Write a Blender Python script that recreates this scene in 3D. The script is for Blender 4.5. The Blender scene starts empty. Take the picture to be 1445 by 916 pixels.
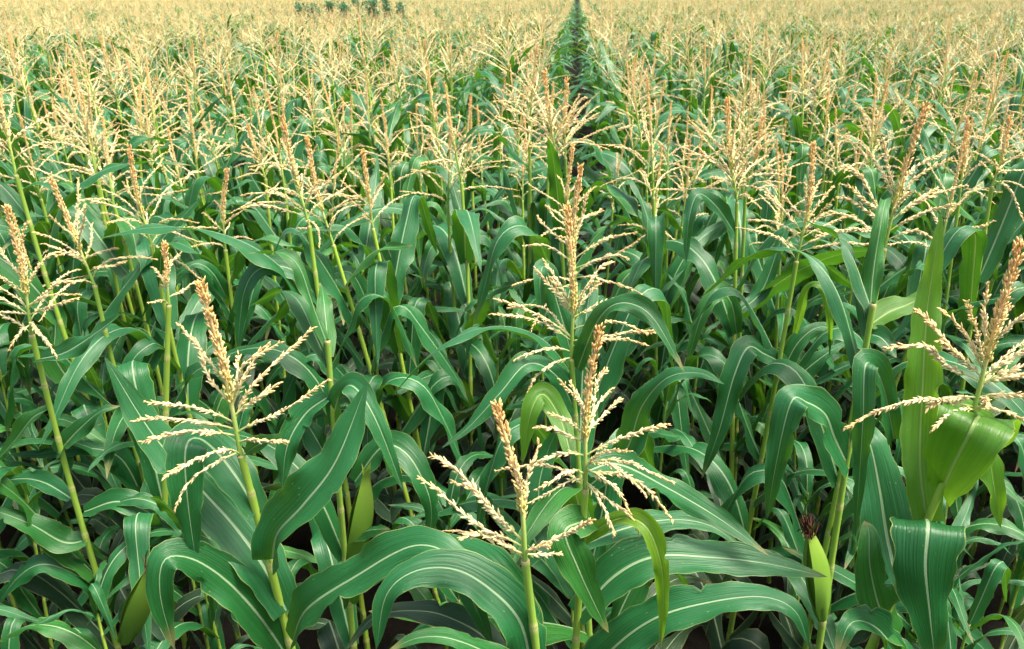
import bpy, math, random
import numpy as np

R = random.Random(11)
NR = np.random.default_rng(5)
scene = bpy.context.scene
COL = scene.collection

# ---------------------------------------------------------------- camera numbers
PITCH = math.radians(23.3)
FPX, CX, CY, WPX = 1093.0, 815.0, 458.0, 1445.0
CAMZ = 2.65
C0 = np.array([0.0, 0.0, CAMZ])
FW = np.array([0, math.cos(PITCH), -math.sin(PITCH)])
UPV = np.array([0, math.sin(PITCH), math.cos(PITCH)])
RT = np.array([1.0, 0, 0])

def at(px, py, Y):
    """point of the field seen at photo pixel (px,py), Y metres into the field"""
    r = FW + RT * (px - CX) / FPX + UPV * (CY - py) / FPX
    return C0 + r * (Y / r[1])

def norm(v):
    n = np.linalg.norm(v, axis=-1, keepdims=True)
    return v / np.maximum(n, 1e-9)

# ---------------------------------------------------------------- materials
class NT:
    def __init__(s, name):
        s.m = bpy.data.materials.new(name); s.m.use_nodes = True
        s.t = s.m.node_tree; s.t.nodes.clear()
    def n(s, typ, **kw):
        nd = s.t.nodes.new(typ)
        for k, v in kw.items():
            if k.startswith('i_'):
                key = k[2:]; key = int(key) if key.isdigit() else key.replace('_', ' ')
                nd.inputs[key].default_value = v
            else: setattr(nd, k, v)
        return nd
    def l(s, a, b): s.t.links.new(a, b)
    def math(s, op, a, b=None, clamp=False):
        nd = s.t.nodes.new('ShaderNodeMath'); nd.operation = op; nd.use_clamp = clamp
        for i, x in enumerate((a, b)):
            if x is None: continue
            if isinstance(x, (int, float)): nd.inputs[i].default_value = x
            else: s.l(x, nd.inputs[i])
        return nd.outputs[0]
    def maprange(s, x, a, b, c=0.0, d=1.0, smooth=True):
        nd = s.t.nodes.new('ShaderNodeMapRange'); nd.interpolation_type = 'SMOOTHSTEP' if smooth else 'LINEAR'
        s.l(x, nd.inputs[0])
        for i, v in zip((1, 2, 3, 4), (a, b, c, d)): nd.inputs[i].default_value = v
        return nd.outputs[0]
    def mix(s, f, a, b):
        nd = s.t.nodes.new('ShaderNodeMix'); nd.data_type = 'RGBA'
        if isinstance(f, (int, float)): nd.inputs[0].default_value = f
        else: s.l(f, nd.inputs[0])
        for i, x in ((6, a), (7, b)):
            if isinstance(x, tuple): nd.inputs[i].default_value = x + (1,)
            else: s.l(x, nd.inputs[i])
        return nd.outputs[2]
    def rand(s):
        oi = s.n('ShaderNodeObjectInfo'); at_ = s.n('ShaderNodeAttribute', attribute_name='prand')
        return s.math('FRACT', s.math('ADD', oi.outputs['Random'], at_.outputs['Fac']))
    def out(s, sh):
        o = s.n('ShaderNodeOutputMaterial'); s.l(sh, o.inputs[0]); return s.m

def leaf_material(name, ca, cb, trans, tcol, rib, rough=0.40, vein=0.5, oldmix=0.0):
    k = NT(name)
    uv = k.n('ShaderNodeUVMap'); sp = k.n('ShaderNodeSeparateXYZ'); k.l(uv.outputs[0], sp.inputs[0])
    u, v = sp.outputs[0], sp.outputs[1]
    d = k.math('ABSOLUTE', k.math('SUBTRACT', u, 0.5))
    rw = k.math('SUBTRACT', 0.044, k.math('MULTIPLY', v, 0.030))
    ribm = k.maprange(k.math('DIVIDE', d, rw), 0.55, 1.0, 1.0, 0.0)
    rnd = k.rand()
    # fine parallel veins
    cmb = k.n('ShaderNodeCombineXYZ')
    k.l(k.math('MULTIPLY', u, 34.0), cmb.inputs[0]); k.l(k.math('MULTIPLY', v, 1.3), cmb.inputs[1]); k.l(k.math('MULTIPLY', rnd, 31.0), cmb.inputs[2])
    nz = k.n('ShaderNodeTexNoise', i_Scale=1.0, i_Detail=3.0, i_Roughness=0.6); k.l(cmb.outputs[0], nz.inputs['Vector'])
    # broad blotches
    cm2 = k.n('ShaderNodeCombineXYZ')
    k.l(k.math('MULTIPLY', u, 2.0), cm2.inputs[0]); k.l(k.math('MULTIPLY', v, 5.0), cm2.inputs[1]); k.l(k.math('MULTIPLY', rnd, 57.0), cm2.inputs[2])
    n2 = k.n('ShaderNodeTexNoise', i_Scale=1.0, i_Detail=4.0, i_Roughness=0.55); k.l(cm2.outputs[0], n2.inputs['Vector'])
    f = k.math('ADD', k.math('MULTIPLY', rnd, 0.55), k.math('MULTIPLY', n2.outputs[0], 0.45))
    col = k.mix(f, ca, cb)
    col = k.mix(k.math('MULTIPLY', k.maprange(rnd, 0.72, 1.0), 0.6), col, tuple(x * y for x, y in zip(ca, (2.4, 1.45, 0.6))))
    vf = k.maprange(nz.outputs[0], 0.35, 0.68, 0.0, 1.0)
    dark = tuple(x * 0.62 for x in cb)
    col = k.mix(k.math('MULTIPLY', vf, vein), col, dark)
    # pale specks and feeding marks
    cm3 = k.n('ShaderNodeCombineXYZ')
    k.l(k.math('MULTIPLY', u, 9.0), cm3.inputs[0]); k.l(k.math('MULTIPLY', v, 26.0), cm3.inputs[1]); k.l(k.math('MULTIPLY', rnd, 91.0), cm3.inputs[2])
    vo = k.n('ShaderNodeTexVoronoi', i_Scale=1.0); k.l(cm3.outputs[0], vo.inputs['Vector'])
    spk = k.math('MULTIPLY', k.maprange(vo.outputs['Distance'], 0.06, 0.13, 1.0, 0.0), k.maprange(n2.outputs[0], 0.48, 0.62))
    col = k.mix(k.math('MULTIPLY', spk, 0.55), col, (0.30, 0.36, 0.12))
    # yellowing margin and drying tip
    edge = k.maprange(d, 0.478, 0.497)
    col = k.mix(k.math('MULTIPLY', edge, 0.55), col, (0.30, 0.34, 0.09))
    tipm = k.math('MULTIPLY', k.maprange(v, 0.88, 0.99), k.maprange(rnd, 0.3, 0.8))
    col = k.mix(k.math('MULTIPLY', tipm, 0.6), col, (0.33, 0.25, 0.10))
    col = k.mix(k.math('MULTIPLY', ribm, 0.62), col, rib)
    b = k.n('ShaderNodeBsdfPrincipled'); k.l(col, b.inputs['Base Color'])
    rgh = k.math('ADD', k.math('MULTIPLY', n2.outputs[0], 0.22), rough - 0.10)
    k.l(rgh, b.inputs['Roughness']); b.inputs['Specular IOR Level'].default_value = 0.25 if name.endswith('dry') else 0.40
    bp = k.n('ShaderNodeBump', i_Strength=0.55, i_Distance=0.004)
    hh = k.math('ADD', nz.outputs[0], k.math('MULTIPLY', ribm, 0.9))
    k.l(hh, bp.inputs['Height']); k.l(bp.outputs[0], b.inputs['Normal'])
    t = k.n('ShaderNodeBsdfTranslucent'); tc = k.mix(ribm, tcol, (0.32, 0.42, 0.10))
    k.l(k.mix(k.math('MULTIPLY', vf, 0.45), tc, tuple(x * 0.6 for x in tcol)), t.inputs[0])
    ms = k.n('ShaderNodeMixShader', i_0=trans); k.l(b.outputs[0], ms.inputs[1]); k.l(t.outputs[0], ms.inputs[2])
    return k.out(ms.outputs[0])

def simple_uv_material(name, c0, c1, c2, s0, s1, rough, trans=0.0, jit=0.3):
    """c0 -> c1 -> c2 along uv.y, jittered per spikelet by uv.x and per object"""
    k = NT(name)
    uv = k.n('ShaderNodeUVMap'); sp = k.n('ShaderNodeSeparateXYZ'); k.l(uv.outputs[0], sp.inputs[0])
    u, v = sp.outputs[0], sp.outputs[1]
    rnd = k.rand()
    vv = k.math('ADD', v, k.math('MULTIPLY', k.math('SUBTRACT', u, 0.5), 0.25))
    col = k.mix(k.maprange(vv, s0, s1), c0, c1)
    col = k.mix(k.maprange(vv, 0.55, 1.0), col, c2)
    g = k.math('ADD', k.math('MULTIPLY', u, 0.5), k.math('MULTIPLY', rnd, 0.5))
    dk = tuple(x * y for x, y in zip(c2, (0.85, 0.76, 0.58)))
    col = k.mix(k.math('MULTIPLY', k.maprange(g, 0.35, 0.95), jit), col, dk)
    b = k.n('ShaderNodeBsdfPrincipled'); k.l(col, b.inputs['Base Color'])
    b.inputs['Roughness'].default_value = rough; b.inputs['Specular IOR Level'].default_value = 0.3
    if trans <= 0: return k.out(b.outputs[0])
    t = k.n('ShaderNodeBsdfTranslucent'); k.l(col, t.inputs[0])
    ms = k.n('ShaderNodeMixShader', i_0=trans); k.l(b.outputs[0], ms.inputs[1]); k.l(t.outputs[0], ms.inputs[2])
    return k.out(ms.outputs[0])

def stalk_material():
    k = NT('stalk_green')
    uv = k.n('ShaderNodeUVMap'); sp = k.n('ShaderNodeSeparateXYZ'); k.l(uv.outputs[0], sp.inputs[0])
    u, v = sp.outputs[0], sp.outputs[1]          # v: position within the internode, 0 at its node
    rnd = k.rand()
    cm = k.n('ShaderNodeCombineXYZ')
    k.l(k.math('MULTIPLY', u, 22.0), cm.inputs[0]); k.l(k.math('MULTIPLY', v, 1.5), cm.inputs[1]); k.l(k.math('MULTIPLY', rnd, 40.0), cm.inputs[2])
    nz = k.n('ShaderNodeTexNoise', i_Scale=1.0, i_Detail=3.0); k.l(cm.outputs[0], nz.inputs['Vector'])
    col = k.mix(nz.outputs[0], (0.22, 0.38, 0.035), (0.35, 0.48, 0.055))
    col = k.mix(k.math('MULTIPLY', rnd, 0.5), col, (0.10, 0.22, 0.045))
    dd = k.math('MINIMUM', v, k.math('SUBTRACT', 1.0, v))
    col = k.mix(k.math('MULTIPLY', k.maprange(dd, 0.02, 0.09, 1.0, 0.0), 0.75), col, (0.42, 0.40, 0.16))
    col = k.mix(k.math('MULTIPLY', k.maprange(dd, 0.0, 0.018, 1.0, 0.0), 0.6), col, (0.20, 0.13, 0.05))
    b = k.n('ShaderNodeBsdfPrincipled', i_Roughness=0.45); k.l(col, b.inputs['Base Color'])
    bp = k.n('ShaderNodeBump', i_Strength=0.25, i_Distance=0.003); k.l(nz.outputs[0], bp.inputs['Height']); k.l(bp.outputs[0], b.inputs['Normal'])
    return k.out(b.outputs[0])

def soil_material():
    k = NT('dark_soil')
    tc = k.n('ShaderNodeTexCoord')
    n1 = k.n('ShaderNodeTexNoise', i_Scale=9.0, i_Detail=8.0, i_Roughness=0.7); k.l(tc.outputs['Object'], n1.inputs['Vector'])
    n2 = k.n('ShaderNodeTexNoise', i_Scale=1.2, i_Detail=4.0); k.l(tc.outputs['Object'], n2.inputs['Vector'])
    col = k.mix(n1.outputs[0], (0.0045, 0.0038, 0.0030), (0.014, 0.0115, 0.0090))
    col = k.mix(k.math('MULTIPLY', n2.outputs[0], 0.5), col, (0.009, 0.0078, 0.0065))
    b = k.n('ShaderNodeBsdfPrincipled', i_Roughness=0.95); k.l(col, b.inputs['Base Color']); b.inputs['Specular IOR Level'].default_value = 0.08
    bp = k.n('ShaderNodeBump', i_Strength=0.9, i_Distance=0.03); k.l(n1.outputs[0], bp.inputs['Height']); k.l(bp.outputs[0], b.inputs['Normal'])
    return k.out(b.outputs[0])

M_LEAF = leaf_material('maize_leaf', (0.018, 0.122, 0.040), (0.008, 0.078, 0.013), 0.20, (0.11, 0.34, 0.012), (0.34, 0.46, 0.26))
M_OLD_SHADED = leaf_material('maize_leaf_low', (0.018, 0.052, 0.027), (0.015, 0.038, 0.017), 0.14, (0.12, 0.26, 0.04), (0.30, 0.40, 0.22), rough=0.5)  # older grey-green leaves, colour also darkened to deepen the low canopy shade
M_LIT = leaf_material('maize_leaf_thin_backlit', (0.075, 0.195, 0.020), (0.052, 0.155, 0.012), 0.42, (0.24, 0.50, 0.02), (0.36, 0.50, 0.16))  # thin leaves with the back-lit yellow-green glow brightened into their colour
M_DRY = leaf_material('maize_leaf_dry', (0.085, 0.060, 0.034), (0.045, 0.030, 0.018), 0.10, (0.08, 0.05, 0.02), (0.11, 0.08, 0.05), rough=0.7)
M_STALK = stalk_material()
M_BRANCH = simple_uv_material('tassel_branch', (0.50, 0.58, 0.20), (0.85, 0.73, 0.42), (0.82, 0.62, 0.29), 0.04, 0.30, 0.55, 0.35)
M_SPIKE = simple_uv_material('tassel_spike', (0.66, 0.62, 0.20), (0.83, 0.62, 0.28), (0.82, 0.50, 0.19), 0.05, 0.40, 0.6, 0.25)
M_RACHIS = simple_uv_material('tassel_rachis', (0.22, 0.36, 0.06), (0.36, 0.46, 0.12), (0.5, 0.5, 0.18), 0.2, 0.8, 0.5, 0.0)
M_HUSK = simple_uv_material('ear_husk', (0.13, 0.27, 0.03), (0.17, 0.32, 0.035), (0.23, 0.35, 0.05), 0.1, 0.6, 0.5, 0.15)
M_SILK = simple_uv_material('ear_silk', (0.16, 0.07, 0.03), (0.11, 0.045, 0.02), (0.055, 0.028, 0.018), 0.1, 0.6, 0.8, 0.0)
M_SOIL = soil_material()
M_BARK = simple_uv_material('young_bark', (0.10, 0.07, 0.045), (0.12, 0.085, 0.05), (0.12, 0.09, 0.05), 0.1, 0.6, 0.85, 0.0)
M_TREELEAF = simple_uv_material('shrub_leaf', (0.050, 0.17, 0.075), (0.055, 0.18, 0.08), (0.07, 0.20, 0.08), 0.1, 0.6, 0.5, 0.2)

# ---------------------------------------------------------------- mesh builder
class MB:
    def __init__(s): s.V = []; s.F = []; s.UV = []; s.P = []; s.n = 0
    def add(s, V, F, UV, mat=0, prand=None):
        V = np.asarray(V, float)
        s.V.append(V); s.UV.append(np.asarray(UV, float))
        for f in (F if isinstance(F, list) else [F]):
            f = np.asarray(f, np.int64)
            s.F.append((f + s.n, mat))
        if prand is not None: s.P.append(prand)
        s.n += len(V)
        return s
    def mesh(s, name, mats):
        V = np.concatenate(s.V); UV = np.concatenate(s.UV)
        loops = np.concatenate([f.ravel() for f, _ in s.F])
        tot = np.concatenate([np.full(len(f), f.shape[1], np.int32) for f, _ in s.F])
        mi = np.concatenate([np.full(len(f), m, np.int32) for f, m in s.F])
        me = bpy.data.meshes.new(name)
        me.vertices.add(len(V)); me.vertices.foreach_set('co', V.astype(np.float32).ravel())
        me.loops.add(len(loops)); me.loops.foreach_set('vertex_index', loops.astype(np.int32))
        me.polygons.add(len(tot))
        st = np.zeros(len(tot), np.int32); st[1:] = np.cumsum(tot)[:-1]
        me.polygons.foreach_set('loop_start', st)
        me.polygons.foreach_set('loop_total', tot)
        me.polygons.foreach_set('material_index', mi)
        me.polygons.foreach_set('use_smooth', np.ones(len(tot), bool))
        uvl = me.uv_layers.new(name='UVMap')
        uvl.data.foreach_set('uv', UV[loops].astype(np.float32).ravel())
        if s.P:
            a = me.attributes.new('prand', 'FLOAT', 'POINT'); a.data.foreach_set('value', np.concatenate(s.P).astype(np.float32))
        for m in mats: me.materials.append(m)
        me.update(calc_edges=True)
        return me

def obj(name, me, parent=None, loc=None, rot=None, scale=None):
    o = bpy.data.objects.new(name, me); COL.objects.link(o)
    if parent is not None: o.parent = parent
    if loc is not None: o.location = loc
    if rot is not None: o.rotation_euler = rot
    if scale is not None: o.scale = (scale,) * 3 if isinstance(scale, (int, float)) else scale
    return o

def thing(name, label, cat, loc, group=None):
    o = bpy.data.objects.new(name, None); COL.objects.link(o)
    o.empty_display_size = 0.1
    o.location = loc; o['label'] = label; o['category'] = cat
    if group: o['group'] = group
    return o

def grid_faces(nu, nv):
    i, j = np.meshgrid(np.arange(nv - 1), np.arange(nu - 1), indexing='ij')
    a = (i * nu + j).ravel()
    return np.stack([a, a + 1, a + 1 + nu, a + nu], 1)

def catmull(P, n):
    P = np.asarray(P, float)
    Q = np.vstack([2 * P[0] - P[1], P, 2 * P[-1] - P[-2]])
    out = []
    m = len(P) - 1
    for t in np.linspace(0, m, 200):
        i = min(int(t), m - 1); f = t - i
        a, b, c, d = Q[i], Q[i + 1], Q[i + 2], Q[i + 3]
        out.append(0.5 * (2 * b + (c - a) * f + (2 * a - 5 * b + 4 * c - d) * f * f + (3 * b - a - 3 * c + d) * f ** 3))
    out = np.array(out)
    L = np.concatenate([[0], np.cumsum(np.linalg.norm(np.diff(out, axis=0), axis=1))])
    s = np.linspace(0, L[-1], n)
    return np.stack([np.interp(s, L, out[:, k]) for k in range(3)], 1), L[-1]

def tube(mb, P, r, sides=8, mat=0, uvy=None, uvx=None):
    P = np.asarray(P, float); n = len(P); r = np.broadcast_to(np.asarray(r, float), (n,))
    T = norm(np.gradient(P, axis=0))
    ref = np.array([0.31, 0.95, 0.05]) if abs(T[0][1]) < 0.9 else np.array([1.0, 0, 0.1])
    A = norm(np.cross(T, ref)); B = np.cross(T, A)
    a = np.linspace(0, 2 * math.pi, sides + 1)
    V = P[:, None] + r[:, None, None] * (np.cos(a)[None, :, None] * A[:, None] + np.sin(a)[None, :, None] * B[:, None])
    vy = np.linspace(0, 1, n) if uvy is None else np.asarray(uvy, float)
    ux = np.broadcast_to(a / (2 * math.pi), (n, sides + 1)) if uvx is None else np.full((n, sides + 1), uvx)
    UV = np.stack([ux, np.broadcast_to(vy[:, None], (n, sides + 1))], -1)
    return mb.add(V.reshape(-1, 3), grid_faces(sides + 1, n), UV.reshape(-1, 2), mat)

# ---------------------------------------------------------------- leaf
def leaf_surface(P, width, side, segs_u, rng, wave=0.010, vfold=0.35, basew=0.5, prof=None, ragged=0.0):
    """blade along the polyline P; side: unit vectors across; returns V, F, UV"""
    n = len(P)
    t = np.linspace(0, 1, n)
    T = norm(np.gradient(P, axis=0))
    N = norm(np.cross(side, T))
    if prof is None:
        w = np.minimum(1.0, basew + (1 - basew) * np.sin(np.clip(t / 0.32, 0, 1) * math.pi / 2)) * np.clip(1 - t ** 2.4, 0, 1) ** 0.85
    else: w = prof(t)
    w = np.maximum(w, 0.012) * width * 0.5
    u = np.linspace(-1, 1, segs_u + 1)
    fold = vfold * (1 - 0.75 * np.clip(t / 0.6, 0, 1))          # V section, opening outwards
    ph = [rng.uniform(0, 6.28) for _ in range(6)]
    L = np.linalg.norm(np.diff(P, axis=0), axis=1).sum()
    s = t * L
    env = np.sin(math.pi * np.clip(t * 1.05, 0, 1)) ** 0.7
    wl = wave * env * (np.sin(s * 24 + ph[0]) + 0.5 * np.sin(s * 51 + ph[1]))
    wr = wave * env * (np.sin(s * 22 + ph[2]) + 0.5 * np.sin(s * 47 + ph[3]))
    ed = np.where(u[None, :] < 0, wl[:, None], wr[:, None]) * np.abs(u)[None, :] ** 2
    keel = -0.0025 * np.exp(-(u / 0.12) ** 2)[None, :] * (1 - 0.7 * t)[:, None]
    wj = w[:, None] * np.ones_like(u)[None, :]
    if ragged > 0:
        jag = 1 + ragged * (np.sin(s * 83 + ph[4]) * np.sin(s * 31 + ph[5]) - 0.2)
        wj = wj * np.where(np.abs(u)[None, :] > 0.9, jag[:, None], 1.0)
        for _ in range(rng.choice((0, 1, 1, 2))):
            c0, sg = rng.uniform(.2, .9), rng.choice((-1, 1))
            nt_ = 1 - rng.uniform(.15, .5) * np.exp(-((t - c0) / .013) ** 2)
            wj = wj * np.where(u[None, :] * sg > 0.7, nt_[:, None], 1.0)
    V = P[:, None] + side[:, None] * (wj * u[None, :] * np.cos(fold)[:, None])[..., None] \
        + N[:, None] * (wj * np.abs(u)[None, :] * np.sin(fold)[:, None] + ed + keel)[..., None]
    UV = np.stack(np.broadcast_arrays((u[None, :] + 1) / 2, t[:, None]), -1)
    return V.reshape(-1, 3), grid_faces(segs_u + 1, n), UV.reshape(-1, 2)

def leaf_curve(n, L, a0, a1, c, wid, twist, drift, rng):
    """midrib leaving the stalk at the origin towards +X; angles from the vertical"""
    s = np.linspace(0, 1, n)
    x = np.clip((s - c + wid / 2) / wid, 0, 1); sm = x * x * (3 - 2 * x)
    al = a0 + (a1 - a0) * sm + 0.10 * np.sin(s * 7 + rng.uniform(0, 6))
    az = drift * s ** 1.5
    d = np.stack([np.sin(al) * np.cos(az), np.sin(al) * np.sin(az), np.cos(al)], 1)
    P = np.vstack([[0, 0, 0], np.cumsum((d[1:] + d[:-1]) / 2 * (L / (n - 1)), axis=0)])
    hd = np.stack([-np.sin(az), np.cos(az), 0 * az], 1)
    T = d
    N = np.cross(T, hd)
    tw = twist * s ** 1.3
    side = hd * np.cos(tw)[:, None] + N * np.sin(tw)[:, None]
    return P, norm(side)

def leaf_params(rng, kind):
    r = rng.random()
    if kind == 'flag':
        return dict(L=rng.uniform(.30, .46), a0=rng.uniform(.35, .8), a1=rng.uniform(.9, 2.3), c=rng.uniform(.4, .7), wid=rng.uniform(.3, .7), twist=rng.uniform(-1.0, 1.0), drift=rng.uniform(-.6, .6), W=rng.uniform(.045, .06))
    if r < 0.42:   # smooth arch
        return dict(L=rng.uniform(.62, .86), a0=rng.uniform(.35, .62), a1=rng.uniform(1.9, 2.6), c=rng.uniform(.42, .62), wid=rng.uniform(.6, .95), twist=rng.uniform(-.9, .9), drift=rng.uniform(-.7, .7), W=rng.uniform(.075, .108))
    if r < 0.78:   # sharp break, tip hanging
        return dict(L=rng.uniform(.6, .82), a0=rng.uniform(.30, .55), a1=rng.uniform(2.55, 3.05), c=rng.uniform(.38, .6), wid=rng.uniform(.16, .34), twist=rng.uniform(-.7, .7), drift=rng.uniform(-.5, .5), W=rng.uniform(.07, .10))
    return dict(L=rng.uniform(.5, .75), a0=rng.uniform(.4, .7), a1=rng.uniform(.9, 1.6), c=rng.uniform(.5, .7), wid=rng.uniform(.5, .9), twist=rng.uniform(-1.2, 1.2), drift=rng.uniform(-.6, .6), W=rng.uniform(.07, .095))

def make_leaf(rng, kind, nseg, nu):
    p = leaf_params(rng, kind)
    P, side = leaf_curve(nseg, p['L'], p['a0'], p['a1'], p['c'], p['wid'], p['twist'], p['drift'], rng)
    return leaf_surface(P, p['W'], side, nu, rng, wave=rng.uniform(.007, .018), vfold=rng.uniform(.25, .6), ragged=(rng.uniform(.02, .10) if nu > 4 else 0))

# ---------------------------------------------------------------- tassel pieces
SPK_V = np.array([[0, 0, 0], [.33, 1, 0], [.33, 0, .8], [.33, -1, 0], [.33, 0, -.8], [.72, .7, 0], [.72, 0, .55], [.72, -.7, 0], [.72, 0, -.55], [1, 0, 0]], float)
SPK_T = np.array([[0, 2, 1], [0, 3, 2], [0, 4, 3], [0, 1, 4], [9, 5, 6], [9, 6, 7], [9, 7, 8], [9, 8, 5]])
SPK_Q = np.array([[1, 2, 6, 5], [2, 3, 7, 6], [3, 4, 8, 7], [4, 1, 5, 8]])

def spikelets(mb, O, D, length, rad, vv, mat=0):
    n = len(O)
    D = norm(D); ref = NR.normal(size=(n, 3)); A = norm(np.cross(D, ref)); B = np.cross(D, A)
    L = np.asarray(length)[:, None, None]; r = np.asarray(rad)[:, None, None]
    V = O[:, None] + D[:, None] * SPK_V[None, :, :1] * L + A[:, None] * SPK_V[None, :, 1:2] * r + B[:, None] * SPK_V[None, :, 2:3] * r
    off = (np.arange(n) * 10)[:, None, None]
    uv = np.stack([np.repeat(NR.random(n), 10), np.repeat(vv, 10)], 1)
    mb.add(V.reshape(-1, 3), [(SPK_T[None] + off).reshape(-1, 3), (SPK_Q[None] + off).reshape(-1, 4)], uv, mat)

def branch_mesh(P, L, dens=1.0, name='tassel_branch', bare=0.14, fat=1.0):
    """thin axis with paired florets"""
    n = len(P); q = np.linspace(0, 1, n)[:, None]
    wob = NR.normal(size=(2, 3)) * L * .05
    P = P + np.sin(q * 5 + NR.uniform(0, 6)) * q * wob[0] + q ** 3 * wob[1] - np.array([0, 0, L * NR.uniform(0, .10)]) * q ** 3
    fat = fat * NR.uniform(.85, 1.1)
    mb = MB()
    tube(mb, P, np.linspace(.0019, .0010, n), 5, uvx=0.5)
    T = norm(np.gradient(P, axis=0))
    k = max(8, int(L / 0.0044 * dens))
    ts = np.linspace(bare, 1.0, k) + NR.uniform(-.3, .3, k) / k; ts = np.clip(ts, 0, 1)
    ts = np.repeat(ts, 2)
    O = np.stack([np.interp(ts, np.linspace(0, 1, n), P[:, j]) for j in range(3)], 1)
    D = np.stack([np.interp(ts, np.linspace(0, 1, n), T[:, j]) for j in range(3)], 1)
    rad = NR.normal(size=O.shape); rad = norm(rad - D * (rad * D).sum(1, keepdims=True))
    dd = D * NR.uniform(.62, 1.0, (len(O), 1)) + rad * NR.uniform(.18, .60, (len(O), 1)) + np.array([0, 0, -.12])
    gap = np.sin(ts * NR.uniform(9, 26) + NR.uniform(0, 6)) + NR.normal(0, .5, len(ts)) > -1.05
    O, dd, ts = O[gap], dd[gap], ts[gap]
    tp = np.interp(ts, [0, .2, .85, 1], [.7, 1, 1, .7])
    spikelets(mb, O, dd, NR.uniform(.0080, .0140, len(O)) * fat * tp, NR.uniform(.0014, .0025, len(O)) * fat * tp, ts)
    return mb.mesh(name, [M_BRANCH])

def spike_mesh(P, L, dens=1.0, fat=1.0, name='tassel_spike'):
    mb = MB(); n = len(P)
    tube(mb, P, np.linspace(.0042, .0018, n), 6, uvx=0.5)
    T = norm(np.gradient(P, axis=0))
    k = int(L / 0.00095 * dens)
    ts = np.clip(np.sort(NR.uniform(0.0, 1.0, k)), 0, 1)
    O = np.stack([np.interp(ts, np.linspace(0, 1, n), P[:, j]) for j in range(3)], 1)
    D = np.stack([np.interp(ts, np.linspace(0, 1, n), T[:, j]) for j in range(3)], 1)
    rad = NR.normal(size=O.shape); rad = norm(rad - D * (rad * D).sum(1, keepdims=True))
    O = O + rad * (.0036 * fat)
    dd = D + rad * NR.uniform(.25, .65, (k, 1))
    spikelets(mb, O, dd, NR.uniform(.0072, .0120, k) * fat, NR.uniform(.0013, .0022, k) * fat, ts)
    return mb.mesh(name, [M_SPIKE])

def bez(O, Cc, E, n):
    t = np.linspace(0, 1, n)[:, None]
    return (1 - t) ** 2 * O + 2 * t * (1 - t) * Cc + t * t * E

def random_branches(axisP, rng, nb, Ls=1.0):
    """branch polylines round an axis polyline (local or world)"""
    res = []
    ax = norm(axisP[-1] - axisP[0]); L0 = np.linalg.norm(axisP[-1] - axisP[0])
    ref = np.array([1., 0, 0]); A = norm(np.cross(ax, ref)); B = np.cross(ax, A)
    az = rng.uniform(0, 6.28)
    for i in range(nb):
        f = i / max(1, nb - 1)
        k = f * 0.42 * (len(axisP) - 1); k0 = int(k); O = axisP[k0] + (axisP[min(k0 + 1, len(axisP) - 1)] - axisP[k0]) * (k - k0)
        az += 2.4 + rng.uniform(-.5, .5)
        spread = (1.32 - 0.78 * f) * rng.uniform(.6, 1.18)
        bl = L0 * Ls * rng.uniform(.50, .74) * (1 - .22 * f)
        h = A * math.cos(az) + B * math.sin(az)
        E = O + (ax * math.cos(spread) + h * math.sin(spread)) * bl + np.array([0, 0, -.16 * bl * math.sin(spread) * rng.uniform(.2, 1.7)])
        Cc = O + (ax * .58 + h * .42 * min(1, spread)) * bl * .55
        res.append((bez(O, Cc, E, 12), bl))
    return res

# ---------------------------------------------------------------- shared mesh libraries
LEAF_LIB = []
for i in range(30):
    mb = MB(); V, F, UV = make_leaf(R, 'leaf', 36, 8); mb.add(V, F, UV)
    LEAF_LIB.append(mb.mesh('leaf_blade', [M_LEAF]))
LOW_LIB = []
for i in range(10):
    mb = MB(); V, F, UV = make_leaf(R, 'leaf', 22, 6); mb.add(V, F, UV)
    LOW_LIB.append(mb.mesh('low_leaf_blade', [M_OLD_SHADED]))
FLAG_LIB = []
for i in range(10):
    mb = MB(); V, F, UV = make_leaf(R, 'flag', 20, 6); mb.add(V, F, UV)
    FLAG_LIB.append(mb.mesh('flag_leaf_blade', [M_LEAF]))

NODES = [1.65, 1.48, 1.31, 1.14, 0.98, 0.82, 0.68, 0.54, 0.41, 0.28, 0.15]

def stalk_mesh(P0, P1, nodes, r0=.0150, r1=.0085, bow=0.012, sides=10):
    """tapered culm with a swollen node and sheath collar at every leaf"""
    P0 = np.asarray(P0, float); P1 = np.asarray(P1, float)
    fr = sorted(set([0.0] + [min(.985, max(.02, z)) for z in nodes] + [1.0]))
    ts, vs, rs = [], [], []
    for a, b in zip(fr[:-1], fr[1:]):
        for q, rr in ((0.0, 1.10), (.03, 1.07), (.10, .97), (.5, 1.0), (.86, 1.06), (.96, 1.12), (.988, 1.16)):
            t = a + (b - a) * q; ts.append(t); vs.append(q if q < .98 else 1.0); rs.append((r0 + (r1 - r0) * t) * rr)
    ts.append(1.0); vs.append(1.0); rs.append(r1 * .8)
    ts = np.array(ts)
    per = np.array([-(P1 - P0)[1], (P1 - P0)[0], 0]); per = norm(per) if np.linalg.norm(per) > 1e-4 else np.array([1., 0, 0])
    P = P0 + (P1 - P0) * ts[:, None] + per * (bow * np.sin(math.pi * ts * 1.6) * np.sin(math.pi * ts))[:, None]
    mb = MB(); tube(mb, P, rs, sides, uvy=vs)
    return mb.mesh('stalk', [M_STALK])

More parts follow.
